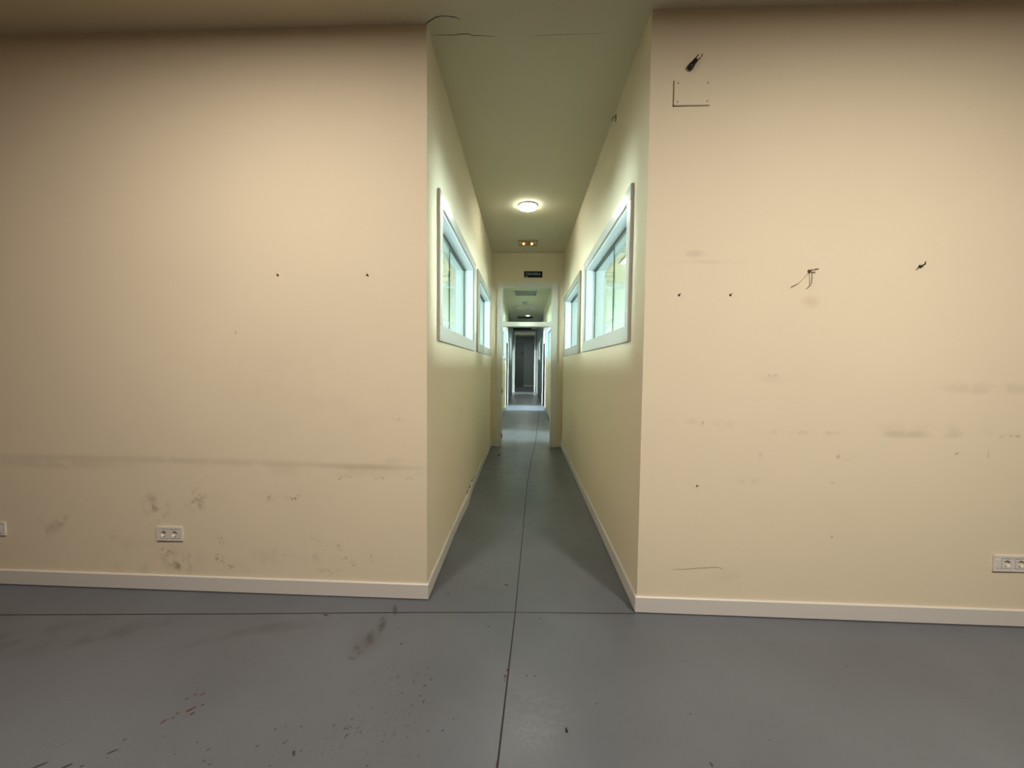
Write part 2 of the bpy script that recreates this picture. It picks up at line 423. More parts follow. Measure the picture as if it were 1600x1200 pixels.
# countless small dark flecks trodden into the paint
for k in range(95):
    c = random.random()
    if c < .35: x, y = random.gauss(-.68, .16), random.gauss(1.44, .08)
    elif c < .6: x, y = random.gauss(-.45, .10), random.gauss(1.52, .09)
    elif c < .72: x, y = random.gauss(-.50, .10), random.gauss(1.72, .04)
    elif c < .85: x, y = random.uniform(-1.75, -.6), random.uniform(1.28, 1.42)
    else: x, y = random.uniform(-.5, 1.6), random.uniform(1.3, 2.1)
    s_ = random.uniform(.0012, .0032)
    f.blob(x, y, 0, s_*random.uniform(1, 2.6), s_, random.uniform(0.3, 1.6), M_SPECK, n=6, jit=.4, t=.0004)
for (x, y, rx, ry, a) in ((-.181,2.094,.006,.005,0),(.114,2.179,.006,.004,0),(-.62,1.94,.010,.004,70),(-1.123,2.151,.012,.005,40),
        (-1.72,1.277,.022,.006,40),(-1.618,1.281,.018,.005,40),(-.84,1.36,.012,.006,120),(-1.513,1.338,.014,.004,40),
        (.702,1.379,.005,.010,10),(-.465,2.398,.006,.006,0),(-.30,2.75,.006,.005,0),(-.235,2.66,.005,.004,0),(.03,1.76,.004,.004,0),(.07,1.76,.005,.003,0)):
    f.blob(x, y, 0, rx, ry, math.radians(a), M_SPECK, n=7)
f.ribbon([(-.30, 5.2, 0), (-.16, 5.19, 0), (-.08, 5.2, 0)], [.004, .010, .004], M_SPECK, lift=(0,0,.0006))
struct(f.build('floor', fix=False))

c = MB()
c.box(RX0-.2, RX1+.2, RY0-.2, RYE+.2, H, H+.2, M_CEIL)
dn = (0, 0, -.0008)
c.ribbon([(-.600,2.335,H), (-.575,2.318,H), (-.526,2.289,H), (-.49,2.280,H), (-.452,2.283,H), (-.43,2.287,H), (-.41,2.289,H), (-.384,2.308,H)],
         [.003,.007,.007,.006,.005,.007,.006,.002], M_CRACK, lift=dn)
c.ribbon([(-.57,2.408,H), (-.50,2.406,H), (-.44,2.408,H), (-.40,2.402,H), (-.35,2.402,H), (-.33,2.413,H), (-.27,2.416,H), (-.19,2.424,H)],
         [.002,.004,.005,.006,.006,.005,.004,.002], M_CRACK, lift=dn)
c.ribbon([(.02,2.424,H), (.15,2.417,H), (.30,2.414,H), (.46,2.412,H)], [.001,.0025,.002,.001], M_CRACK, lift=dn)
struct(c.build('ceiling', fix=False))

# ------------------------------------------------------------------ walls
T = .20
b = MB()
x0 = RX0
b.hexa([(x0,yfl(x0),0),(XL,yfl(XL),0),(XL,yfl(XL)+.16,0),(x0,yfl(x0)+.16,0),
        (x0,yfl(x0),H),(XL,yfl(XL),H),(XL,yfl(XL)+.16,H),(x0,yfl(x0)+.16,H)], M_WALL_L)
struct(b.build('wall_front_left'))
b = MB()
x1 = RX1
b.hexa([(XR,yfr(XR),0),(x1,yfr(x1),0),(x1,yfr(x1)+.16,0),(XR,yfr(XR)+.16,0),
        (XR,yfr(XR),H),(x1,yfr(x1),H),(x1,yfr(x1)+.16,H),(XR,yfr(XR)+.16,H)], M_WALL_R)
# hairline scratch near the skirting
b.ribbon([(.875,yfr(.875),.263),(.95,yfr(.95),.268),(1.011,yfr(1.01),.275),(1.08,yfr(1.08),.281),(1.139,yfr(1.139),.287),(1.165,yfr(1.165),.281),(1.178,yfr(1.178),.270)],
         [.001,.0028,.003,.003,.003,.0025,.001], plain('scratch_line', (.28,.22,.14,1), .8), lift=(0,-.0007,0))
struct(b.build('wall_front_right', fix=False))
# main room behind the camera
b = MB(); b.box(RX0-.2, RX0, RY0, yfl(RX0)+.1, 0, H, M_BACK); struct(b.build('wall_left'))
b = MB(); b.box(RX1, RX1+.2, RY0, yfr(RX1)+.1, 0, H, M_BACK); struct(b.build('wall_right'))
b = MB(); b.box(RX0-.2, RX1+.2, RY0-.2, RY0, 0, H, M_BACK); struct(b.build('wall_back'))

WZ0, WZ1 = 1.722, 2.502                        # window openings
WIN_L = [(2.70, 4.365), (4.94, 6.49)]          # first corridor
WIN_R = [(2.635, 4.365), (4.96, 6.50)]
WIN2 = [(9.75, 12.45)]                         # beyond the doorway
SIDE = [(7.46, 8.62)]                          # open side passages just past the doorway
SIDE2 = [(12.62, 14.02)]
SIDE3 = [(19.7, 21.0)]
def holes(ws, sd, top=2.25):
    return [(a-.02, b_+.02, WZ0-.02, WZ1+.02) for a, b_ in ws] + [(a, b_, 0, top) for a, b_ in sd]
slab_with_holes('wall_corridor_left', XL-T, XL, yfl(XL)+.16, 14.1, 0, H, holes(WIN_L+WIN2, SIDE+SIDE2), M_WALL)
slab_with_holes('wall_corridor_right', XR, XR+T, yfr(XR)+.16, 14.1, 0, H, holes(WIN_R+WIN2, SIDE+SIDE2), M_WALL)
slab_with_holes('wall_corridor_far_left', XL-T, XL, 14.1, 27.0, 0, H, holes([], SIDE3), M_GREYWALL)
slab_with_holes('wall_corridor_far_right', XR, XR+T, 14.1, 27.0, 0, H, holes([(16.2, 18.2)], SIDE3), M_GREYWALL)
DO = (-.385, .475)                              # clear opening of the framed doorway
slab_with_holes('wall_doorway', YD, YD+.15, XL, XR, 0, H, [(DO[0]-.02, DO[1]+.02, 0, 2.85)], M_WALL, 'y')
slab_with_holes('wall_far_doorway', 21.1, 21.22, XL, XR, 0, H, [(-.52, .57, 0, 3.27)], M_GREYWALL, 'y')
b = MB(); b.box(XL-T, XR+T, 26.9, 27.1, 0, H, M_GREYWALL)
b.box(XL, XR, 26.885, 26.9, 0, .11, M_TRIM)
struct(b.build('wall_end'))

# side rooms that lie behind the corridor windows
for sgn, side, xi, xo in ((-1, 'left', XL-T, RX0), (1, 'right', XR+T, RX1)):
    o0, o1 = sorted((xo, xo+sgn*.2))
    slab_with_holes('wall_outer_'+side, o0, o1, 2.5, 27, 0, H, [(2.62, 3.65, .9, 2.9), (7.45, 8.6, .3, 2.7), (9.9, 11.8, .9, 2.7), (12.5, 14.0, .3, 2.7), (16.0, 20.9, .9, 2.6)], M_ROOM)
    i0, i1 = sorted((xi, xo))
    for nm, y in (('first', 9.25), ('second', 14.15), ('third', 22.0)):
        b = MB(); b.box(i0, i1, y, y+.1, 0, H, M_ROOM); struct(b.build('wall_partition_%s_%s' % (nm, side)))
    # room-side skin of the front wall and inner skins of the corridor walls share the wall meshes
    k = 11 if sgn < 0 else 21
    for i, (a, b2, z0, z1, mt) in enumerate(((2.62, 3.65, .9, 2.9, M_FILL1), (7.45, 8.6, .3, 2.7, M_FILL2), (9.9, 11.8, .9, 2.7, M_FILL), (12.5, 14.0, .3, 2.7, M_FILLBLUE), (16.0, 20.9, .9, 2.6, M_FILL4))):
        w = empty_struct('window_%d' % (k+i), (xo+sgn*.08, (a+b2)/2, z0))  # unseen outer window, placed and sized for the light it throws inside
        p = MB(); q0, q1 = sorted((xo+sgn*.10, xo+sgn*.115)); p.box(q0, q1, a, b2, z0, z1, mt); p.build('pane', w)
        p = MB(); q0, q1 = sorted((xo+sgn*.05, xo+sgn*.12))
        for yy in (a, (a+b2)/2-.03, b2-.06): p.box(q0, q1, yy, yy+.06, z0, z1, M_LINE)
        for zz in (z0, z1-.06): p.box(q0, q1, a, b2, zz, zz+.06, M_LINE)
        p.build('frame', w)

# ------------------------------------------------------------------ baseboards
BH, BT, G = .098, .012, .006
def bb_profile_run(name, pts, nrm, m=M_TRIM, h=BH, t=BT, gap=G):
    """pts along the wall face (x, y, extra thickness); nrm = direction into the room"""
    b = MB(); n = Vector((nrm[0], nrm[1], 0)); rings = []
    for (x, y, e) in pts:
        prof = [(0, gap), (t+e, gap), (t+e, h-.004), (t+e-.004, h), (0, h)]
        rings.append([b.bm.verts.new((x+n.x*d, y+n.y*d, z)) for d, z in prof])
    fs = []
    for k in range(len(rings)-1):
        for j in range(5): fs.append(b.bm.faces.new((rings[k][j], rings[k][(j+1)%5], rings[k+1][(j+1)%5], rings[k+1][j])))
    fs += [b.bm.faces.new(rings[0]), b.bm.faces.new(rings[-1][::-1])]
    b._tag(fs, m)
    # gap between skirting and floor, its shadow line painted as a black strip
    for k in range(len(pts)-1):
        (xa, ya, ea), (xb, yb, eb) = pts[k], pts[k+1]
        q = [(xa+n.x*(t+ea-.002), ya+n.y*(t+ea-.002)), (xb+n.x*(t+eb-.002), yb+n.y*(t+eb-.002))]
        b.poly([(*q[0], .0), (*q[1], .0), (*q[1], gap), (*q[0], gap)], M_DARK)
    return struct(b.build(name))
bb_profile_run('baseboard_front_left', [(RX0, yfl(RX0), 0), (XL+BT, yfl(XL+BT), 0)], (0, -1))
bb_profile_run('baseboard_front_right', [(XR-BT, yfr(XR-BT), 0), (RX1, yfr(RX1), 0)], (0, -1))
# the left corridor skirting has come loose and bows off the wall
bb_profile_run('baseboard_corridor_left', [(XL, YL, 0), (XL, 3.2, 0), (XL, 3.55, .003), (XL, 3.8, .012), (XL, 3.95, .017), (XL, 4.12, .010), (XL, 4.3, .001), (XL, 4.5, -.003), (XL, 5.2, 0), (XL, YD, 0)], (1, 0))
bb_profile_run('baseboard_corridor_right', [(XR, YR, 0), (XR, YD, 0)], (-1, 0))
# torn plaster above the loose skirting
b = MB()
for (y, z, ry, rz) in ((4.22,.112,.07,.010),(4.06,.108,.06,.008),(4.42,.122,.05,.012),(4.60,.108,.03,.006)):
    b.tube([(XL+.002, y-ry, z-.004), (XL+.004, y-ry*.3, z+rz*.3), (XL+.004, y+ry*.3, z-.002), (XL+.002, y+ry, z+.003)], [.002, rz*.6, rz*.5, .002], M_CRACK, n=6)
struct(b.build('trim_1'))
BBD = M_GREYDOOR
for nm, X, n in (('left', XL, (1,0)), ('right', XR, (-1,0))):
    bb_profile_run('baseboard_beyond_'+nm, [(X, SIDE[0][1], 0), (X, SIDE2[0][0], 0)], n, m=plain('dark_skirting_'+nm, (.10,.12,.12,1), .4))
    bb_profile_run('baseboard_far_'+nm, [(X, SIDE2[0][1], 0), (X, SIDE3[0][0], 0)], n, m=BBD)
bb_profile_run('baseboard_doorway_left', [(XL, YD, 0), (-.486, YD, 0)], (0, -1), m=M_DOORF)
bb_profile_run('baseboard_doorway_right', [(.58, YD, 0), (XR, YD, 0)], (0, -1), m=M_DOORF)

# ------------------------------------------------------------------ corridor windows
def casing_mesh(X, s, y0, y1, z0, z1, wy0, wy1, wz0, wz1, d):
    """flat picture-frame casing standing d proud of the wall, outer rect y0..z1, inner rect wy0..wz1"""
    b = MB()
    xs = sorted((X, X+s*d))
    b.box(*xs, y0, y1, z0, wz0, M_CASE, .003)
    b.box(*xs, y0, y1, wz1, z1, M_CASE, .003)
    b.box(*xs, y0, wy0, wz0, wz1, M_CASE, .003)
    b.box(*xs, wy1, y1, wz0, wz1, M_CASE, .003)
    return b
def corridor_window(num, X, s, y0, y1, oy0, oy1, z0=WZ0, z1=WZ1, oz0=1.61, oz1=2.608):
    """s = +1 when the corridor lies on the +X side of the wall"""
    w = empty_struct('window_%d' % num, (X, (y0+y1)/2, z0))
    casing_mesh(X, s, oy0, oy1, oz0, oz1, y0-.008, y1+.008, z0-.004, z1+.014, .022).build('casing', w)
    # lining of the deep reveal, front lip just proud of the wall, through to the far room
    b = MB(); t = .018; xs = sorted((X+s*.006, X-s*(T+.01)))
    b.box(*xs, y0-t, y1+t, z0-t, z0, M_LINE); b.box(*xs, y0-t, y1+t, z1, z1+t, M_LINE)
    b.box(*xs, y0-t, y0, z0, z1, M_LINE); b.box(*xs, y1, y1+t, z0, z1, M_LINE)
    b.build('reveal_lining', w)
    # casing on the far side
    xb = X-s*T
    casing_mesh(xb, -s, oy0, oy1, oz0, oz1, y0-.008, y1+.008, z0-.004, z1+.010, .018).build('room_casing', w)
    ym = (y0+y1)/2-.08
    g0 = X-s*.078
    for i, (a, c_) in enumerate(((y0+.004, ym+.003), (ym-.003, y1-.004))):
        off = .0 if i == 0 else -s*.012
        xs = sorted((g0+off, g0+off-s*.006))
        p = MB(); p.box(*xs, a, c_, z0+.004, z1-.006, M_GLASS)
        pane = p.build('glass_pane', w)
        if i: continue
        e = MB(); xe = sorted((g0+off+s*.001, g0+off-s*.007))
        yy = c_
        e.box(*xe, yy-.003, yy+.003, z0+.004, z1-.006, M_EDGE)
        e.build('glass_edge', pane)
    # channels holding the glass: dark rubber along head and jambs
    k = MB(); xs = sorted((g0+s*.006, g0-s*.026))
    k.box(*xs, y0, y1, z1-.010, z1, M_GASK)
    xs = sorted((g0+s*.003, g0-s*.008)); xs2 = sorted((g0-s*.009, g0-s*.020))
    k.box(*xs2, y1-.006, y1, z0, z1, M_EDGE); k.box(*xs, y0, y0+.006, z0, z1, M_EDGE)
    k.build('glazing_channel', w)
    return w
corridor_window(1, XL, 1, 2.70, 4.365, 2.595, 4.515)
corridor_window(2, XL, 1, 4.94, 6.49, 4.745, 6.62)
corridor_window(3, XR, -1, 2.70-.065, 4.365, 2.535, 4.505)
corridor_window(4, XR, -1, 4.96, 6.50, 4.80, 6.66)
corridor_window(5, XL, 1, 9.75, 12.45, 9.6, 12.58)
corridor_window(6, XR, -1, 9.75, 12.45, 9.6, 12.58)
corridor_window(7, XR, -1, 16.2, 18.2, 16.05, 18.35)
corridor_window_count = 7

# ------------------------------------------------------------------ the framed doorway with its transom
d = empty_struct('door_1', ((DO[0]+DO[1])/2, YD, 0))
FX0, FX1, FZ = -.486, .585, 2.912
b = MB(); b.box(FX0, DO[0], YD-.022, YD+.165, .002, FZ, M_DOORF, .003); b.build('jamb', d)
b = MB(); b.box(DO[1], FX1, YD-.022, YD+.165, .002, FZ, M_DOORF, .003); b.build('jamb', d)
b = MB(); b.box(DO[0], DO[1], YD-.022, YD+.165, 2.83, FZ, M_DOORF, .003); b.build('header', d)
b = MB(); b.box(DO[0], DO[1], YD-.018, YD+.15, 2.138, 2.216, M_DOORF, .003); b.build('transom_bar', d)
b = MB(); b.box(DO[0]-.002, DO[1]+.002, YD+.05, YD+.056, 2.21, 2.835, M_GLASS); b.build('transom_glass', d)
for z in (1.0, .205):
    b = MB(); b.tube([(DO[0]+.004, YD-.024, z-.04), (DO[0]+.004, YD-.024, z+.04)], .007, M_STEEL)
    b.box(DO[0]-.006, DO[0]+.012, YD-.026, YD-.012, z-.035, z+.035, M_BLACK); b.build('hinge', d)
# farther doorway and the grey door closing the view
d = empty_struct('door_2', (.02, 21.1, 0))
for a, c_ in ((-.575, -.505), (.555, .625)):
    b = MB(); b.box(a, c_, 21.07, 21.24, .002, 3.33, M_DOORF, .004); b.build('jamb', d)
b = MB(); b.box(-.505, .555, 21.07, 21.24, 3.26, 3.33, M_DOORF, .004); b.build('header', d)
d = empty_struct('door_3', (-.3, 26.9, 0))
b = MB(); b.box(-.56, -.02, 26.85, 26.899, .004, 3.0, M_GREYDOOR, .004); b.build('leaf', d)
b = MB(); b.lathe([(0,.0),(.03,.0),(.05,.02),(.045,.05),(0,.06)], Matrix.Translation((-.14, 26.85, 2.3)) @ Matrix.Rotation(PI/2, 4, 'X'), M_BLACK, 16); b.build('knob', d)
# bright end posts of the side passages
n_ = 2
for X, s, yy in ((XL, 1, SIDE2[0][1]), (XR, -1, SIDE2[0][1]), (XL, 1, SIDE2[0][0]), (XR, -1, SIDE2[0][0])):
    b = MB(); xs = sorted((X+s*.02, X-s*(T+.02)))
    y2 = yy if yy == SIDE2[0][1] else yy-.06
    b.box(*xs, y2, y2+.06, .002, 2.25, M_CASE, .003)
    struct(b.build('trim_%d' % n_)); n_ += 1

# ------------------------------------------------------------------ ceiling fittings
RX180 = Matrix.Rotation(PI, 4, 'X')
def round_lamp(name, x, y, r, mat, label, grp=None):
    t = thing(name, label, 'ceiling light', (x, y, H), grp)
    M = Matrix.Translation((x, y, H)) @ RX180
    b = MB(); b.lathe([(r*.80, .002), (r*.82, .012), (r*.92, .016), (r, .010), (r, .0)], M, M_RIM, 40); b.build('rim', t)
    b = MB(); b.lathe([(0, .009), (r*.45, .009), (r*.81, .006)], M, mat, 40); b.build('diffuser', t)
    return t
def drum_lamp(x, y, r, mat, label):
    t = thing('ceiling_lamp', label, 'ceiling light', (x, y, H))
    M = Matrix.Translation((x, y, H)) @ RX180
    b = MB(); b.lathe([(r*.2, .0), (r*1.06, .0), (r*1.08, .010), (r*1.02, .016), (r*.86, .016)], M, M_RIM, 40); b.build('base_rim', t)
    b = MB(); b.lathe([(r*.98, .014), (r*1.0, .024), (r*.94, .034), (r*.76, .042), (r*.4, .047), (0, .048)], M, mat, 40); b.build('diffuser', t)
    return t
drum_lamp(.025, 4.885, .112, M_LAMP, 'round lit ceiling lamp glowing white over the near part of the corridor')
# twin-bulb fitting
ex, ey = .037, 6.32
t = thing('twin_spotlight', 'long flat ceiling fitting with two dim orange bulbs near the doorway', 'ceiling light', (ex, ey, H))
b = MB(); b.box(ex-.158, ex+.158, ey-.12, ey+.12, H-.006, H, M_HOUS, .003)
for (a, c_, e, g) in ((-.158,.158,-.12,-.10),(-.158,.158,.10,.12),(-.158,-.14,-.10,.10),(.14,.158,-.10,.10)):
    b.box(ex+a, ex+c_, ey+e, ey+g, H-.022, H, M_HOUS, .003)
b.build('housing', t)
for sx in (-.065, .065):
    b = MB(); M = Matrix.Translation((ex+sx, ey, H-.006)) @ RX180
    b.lathe([(.018,.0),(.035,.006),(.055,.018),(.058,.018),(.058,.0)], M, M_REFL, 24); rf = b.build('reflector', t)
    b = MB(); b.lathe([(0,.036),(.010,.034),(.016,.026),(.016,.012),(.012,.0)], M, M_BULB, 20); bo = b.build('bulb', rf, origin=(ex, ey, H)); bo.location = (0,0,0)
for sx in (-.118, .118):
    b = MB(); b.box(ex+sx-.018, ex+sx+.018, ey-.05, ey+.05, H-.02, H-.006, M_RIM, .004); b.build('spring_clip', t)

def louvre_panel(name, label, x, y, w, dl, body, slat, n=7, grp=None, cat='ceiling light', part='louvre'):
    t = thing(name, label, cat, (x, y, H), grp)
    b = MB()
    for (a, c_, e, g) in ((-w/2,w/2,-dl/2,-dl/2+.03),(-w/2,w/2,dl/2-.03,dl/2),(-w/2,-w/2+.03,-dl/2+.03,dl/2-.03),(w/2-.03,w/2,-dl/2+.03,dl/2-.03)):
        b.box(x+a, x+c_, y+e, y+g, H-.03, H, body, .003)
    b.build('frame', t)
    b = MB(); b.box(x-w/2+.03, x+w/2-.03, y-dl/2+.03, y+dl/2-.03, H-.008, H, slat); b.build('backing', t)
    b = MB()
    for k in range(n):
        yy = y-dl/2+.05+(dl-.10)*k/(n-1)
        b.box(x-w/2+.03, x+w/2-.03, yy-.006, yy+.006, H-.026, H-.008, body)
    for k in range(4):
        xx = x-w/2+.12+(w-.24)*k/3
        b.box(xx-.004, xx+.004, y-dl/2+.03, y+dl/2-.03, H-.024, H-.008, body)
    b.build(part, t)
    return t
louvre_panel('ceiling_panel', 'unlit louvred ceiling panel, nearest seen through the glass above the doorway', .025, 10.65, .62, .62, M_GRILLE, M_GRILLE, grp=None)
t = thing('smoke_detector', 'small round grey disc on the ceiling between the two louvred panels', 'smoke detector', (.022, 12.2, H))
b = MB(); b.lathe([(.10,.0),(.10,.03),(.075,.05),(0,.055)], Matrix.Translation((.022,12.2,H)) @ RX180, M_GRILLE, 28); b.build('body', t)
b = MB(); b.lathe([(.03,.053),(.03,.062),(0,.066)], Matrix.Translation((.022,12.2,H)) @ RX180, M_VENTD, 20); b.build('sensor_cap', t)
louvre_panel('ceiling_panel', 'paler unlit ceiling panel farther along, beyond the small round disc', .030, 13.27, .64, .60, M_RIM, M_GRILLE)
louvre_panel('ceiling_vent', 'dark slotted ceiling vent beside the small bright far lamp', .035, 15.95, .62, .42, M_VENTD, M_VENTD, cat='vent', part='slats')
round_lamp('ceiling_lamp', .125, 15.45, .10, M_LAMP_FAR, 'tiny bright round lamp far down the corridor ceiling, by the dark vent')
louvre_panel('ceiling_vent', 'wide dark ceiling grille just before the farthest doorway', -.10, 20.75, .96, .5, M_VENTD, M_VENTD, cat='vent', part='slats')
# lit panels of the side rooms, seen through the first windows
def lit_panel(x, y, label):
    t = thing('ceiling_panel', label, 'ceiling light', (x, y, H))
    b = MB()
    for (a, c_, e, g) in ((-.3,.3,-.3,-.27),(-.3,.3,.27,.3),(-.3,-.27,-.27,.27),(.27,.3,-.27,.27)):
        b.box(x+a, x+c_, y+e, y+g, H-.02, H, M_RIM, .003)
    b.build('frame', t)
    b = MB(); b.box(x-.27, x+.27, y-.27, y+.27, H-.012, H, M_PANEL_ON); b.build('diffuser', t)
lit_panel(2.08, 7.27, 'lit square ceiling panel seen through the near right window')
lit_panel(-1.90, 7.42, 'lit square ceiling panel seen through the near left window')

# ------------------------------------------------------------------ doorway sign
t = thing('sign', 'small dark sign with pale lettering above the framed doorway', 'sign', (.143, YD, 3.042))
b = MB(); b.box(-.017, .303, YD-.006, YD, 2.988, 3.096, M_SIGN, .0015); b.build('plate', t)
cu = bpy.data.curves.new('lettering', 'FONT'); cu.body = 'PRIMERA'; cu.size = .062; cu.align_x = 'CENTER'; cu.align_y = 'CENTER'; cu.extrude = .0006
to = bpy.data.objects.new('lettering_curve', cu); COL.objects.link(to)
bpy.context.view_layer.update()
me = bpy.data.meshes.new_from_object(to.evaluated_get(bpy.context.evaluated_depsgraph_get()))
bpy.data.objects.remove(to)
w_ = max(v.co.x for v in me.vertices)-min(v.co.x for v in me.vertices)
k_ = .258/w_
me.transform(Matrix.Translation((0, -.0068, .004)) @ Matrix.Rotation(PI/2, 4, 'X') @ Matrix.Diagonal((k_, 1.0, 1, 1)))
me.materials.clear(); me.materials.append(M_LET)
lo = bpy.data.objects.new('lettering', me); COL.objects.link(lo); lo.parent = t
for (x, z) in ((0.004, 3.004), (.036, 3.003)):  # small white triangles on the plate's lower left
    b = MB()
    v = [(x-.007,z-.006),(x+.015,z-.004),(x+.002,z+.012)]
    vb = [b.bm.verts.new((p[0], YD-.0062, p[1])) for p in v]; vt = [b.bm.verts.new((p[0], YD-.0075, p[1])) for p in v]
    fs = [b.bm.faces.new(vt)]+[b.bm.faces.new((vb[i], vb[(i+1)%3], vt[(i+1)%3], vt[i])) for i in range(3)]
    b._tag(fs, M_TRIANGLE); b.build('sticker_scrap', t)['label'] = 'white scrap at the lower left corner'

# ------------------------------------------------------------------ power sockets
def schuko(b_face, b_well, cx, cz, y, r=.0195, hw=.0265, proud=.011, depth=.017):
    """square insert with a round recessed well, facing -Y"""
    n = 32; yf = y-proud
    circ = [(cx+r*math.cos(2*PI*k/n), cz+r*math.sin(2*PI*k/n)) for k in range(n)]
    sq = []
    for k in range(n):
        a = 2*PI*k/n; c_, s_ = math.cos(a), math.sin(a); m_ = max(abs(c_), abs(s_))
        sq.append((cx+hw*c_/m_, cz+hw*s_/m_))
    V = b_face.bm.verts.new
    vc = [V((p[0], yf, p[1])) for p in circ]; vs = [V((p[0], yf, p[1])) for p in sq]; vb = [V((p[0], y-.001, p[1])) for p in sq]
    fs = []
    for k in range(n):
        j = (k+1) % n
        fs += [b_face.bm.faces.new((vs[k], vs[j], vc[j], vc[k])), b_face.bm.faces.new((vb[k], vb[j], vs[j], vs[k]))]
    b_face._tag(fs, M_SOCK)
    V = b_well.bm.verts.new
    w0 = [V((p[0], yf+.0002, p[1])) for p in circ]; w1 = [V((p[0], yf+depth*.7, p[1])) for p in circ]
    fs = [b_well.bm.faces.new((w0[k], w0[(k+1)%n], w1[(k+1)%n], w1[k])) for k in range(n)]
    fs.append(b_well.bm.faces.new(w1)); b_well._tag(fs, M_SOCK)
    for px in (-.0095, .0095):
        b_well.lathe([(0, 0), (.0035, 0)], Matrix.Translation((cx+px, yf+depth*.7-.0004, cz)) @ Matrix.Rotation(PI/2, 4, 'X'), M_DARK, 12)
    for sz in (-1, 1):
        b_well.box(cx-.003, cx+.003, yf+.001, yf+depth*.7, cz+sz*(r-.0025)-.0015, cz+sz*(r-.0025)+.0015, M_STEEL)
def double_socket(label, x0, x1, z0, z1, centres, yfun, blank=None):
    xm = (x0+x1)/2; y = yfun(xm)
    t = thing('double_socket', label, 'power socket', (xm, y, z0), 'white double wall sockets')
    zc = (z0+z1)/2
    b = MB(); h = .029; d0 = .009
    # frame cut around each insert so that the wells stay open
    xs = sorted([x0] + [v for c_ in centres for v in (c_-h, c_+h)] + [x1])
    b.box(x0, x1, y-d0, y, z0, zc-h, M_SOCK, .0015); b.box(x0, x1, y-d0, y, zc+h, z1, M_SOCK, .0015)
    for i in range(0, len(xs), 2): b.box(xs[i], xs[i+1], y-d0, y, zc-h, zc+h, M_SOCK, .001)
    b.build('frame', t)
    for c_ in centres:
        f1, f2 = MB(), MB(); schuko(f1, f2, c_, zc, y)
        ins = f1.build('insert', t)
        w = f2.build('socket_well', ins, fix=True, origin=t.location); w.location = (0, 0, 0)
    if blank:
        b = MB(); b.box(blank[0], blank[1], y-.011, y-.002, zc-.027, zc+.027, M_SOCK, .0015); b.build('blank_insert', t)
    b = MB(); b.box(xm-.05, xm+.05, y-.0088, y-.0082, zc+h+.0005, zc+h+.0012, M_DARK); b.build('seam', t)
    return t
double_socket('white double wall socket in the middle of the left front wall above the skirting', -2.306, -2.139, .321, .412, (-2.2585, -2.1875), yfl)
double_socket('white double wall socket cut off by the left edge of the picture', -3.49, -3.323, .322, .411, (-3.4425, -3.3715), yfl)
double_socket('white wider double wall socket at the right edge of the right wall', 2.661, 2.868, .318, .412, (2.729, 2.803), yfr, (2.667, 2.694))

# ------------------------------------------------------------------ leftovers on the right front wall
x0, x1, z0, z1 = .812, 1.012, 2.898, 3.033
t = thing('cover_plate', 'cream painted blank cover plate with four screws high on the right wall', 'cover plate', ((x0+x1)/2, yfr(.9), z0))
y = yfr(.9)
b = MB(); b.box(x0, x1, y-.007, y+.002, z0, z1, M_WALL, .002); b.build('plate', t)
b = MB(); b.box(x0-.0035, x1-.004, y-.0015, y+.001, z0-.0035, z0+.004, M_GAP); b.box(x0-.0035, x0+.003, y-.0015, y+.001, z0-.0035, z1, M_GAP)
b.build('gap_line', t)
for (sx, sz) in ((x0+.02, z0+.017), (x1-.018, z0+.02), (x0+.02, z1-.017), (x1-.018, z1-.017)):
    b = MB(); b.lathe([(.0042, 0), (.0042, .001), (.003, .002), (0, .0015)], Matrix.Translation((sx, y-.0068, sz)) @ Matrix.Rotation(PI/2, 4, 'X'), M_STEEL, 14); b.build('screw', t)
# black terminal block with two wire tails
bx, bz = .905, 3.112; y = yfr(.9)
t = thing('terminal_block', 'black cable connector with two bare wire tails above the cover plate', 'cable connector', (bx, y, bz))
ca = math.radians(52); dx, dz = math.cos(ca), math.sin(ca)
P = lambda s_, off=0, yy=.012: (bx+dx*s_-dz*off, y-yy, bz+dz*s_+dx*off)
b = MB()
b.tube([P(-.028), P(-.026), P(.0), P(.002), P(.026), P(.03)], [.013, .0165, .0165, .0115, .0135, .009], M_BLACK, n=10); b.build('block', t)
b = MB(); b.tube([P(.026,.005), P(.043,.006,.014), P(.055,.006,.016)], .0028, M_BLACK); b.build('wire', t)
b = MB(); b.tube([P(.026,-.006), P(.044,-.013,.016), P(.060,-.013,.018), P(.068,-.008,.018)], .0028, M_COPPER); b.build('wire', t)
b = MB(); b.tube([P(-.01,0,.012), (bx, y+.002, bz-.004)], .006, M_BLACK); b.build('cable_stub', t)

def fixing(name, label, cat, x, z, yfun, r=.006, grp=None, tilt=.3):
    y = yfun(x)
    t = thing(name, label, cat, (x, y, z), grp)
    b = MB(); b.lathe([(r*1.15, -.001), (r*1.15, .0012), (r*.7, .002)], Matrix.Translation((x, y, z)) @ Matrix.Rotation(PI/2, 4, 'X'), M_DARK, 14, cap1=True); b.build('plug', t)
    b = MB(); b.tube([(x, y+.001, z), (x+.002*tilt, y-.010, z+.003), (x+.008*tilt, y-.016, z+.006)], [r*.45, r*.45, r*.5], M_STEEL, n=8); b.build('screw', t)
    return t
fixing('wall_plug', 'dark screw stub in the left front wall, farther from the corridor', 'wall screw', -1.495, 1.981, yfl, .0055)
fixing('wall_plug', 'dark screw stub in the left front wall, nearer to the corridor', 'wall screw', -.944, 1.981, yfl, .0055)
fixing('wall_plug', 'dark wall plug on the right wall, nearest to the corridor corner', 'wall screw', .875, 1.859, yfr, .0055)
fixing('wall_plug', 'dark wall plug on the right wall, left of the hanging wires', 'wall screw', 1.159, 1.860, yfr, .0055)
fixing('wall_plug', 'small dark plug low on the right wall, above the long scratch', 'wall screw', 1.010, .765, yfr, .004)
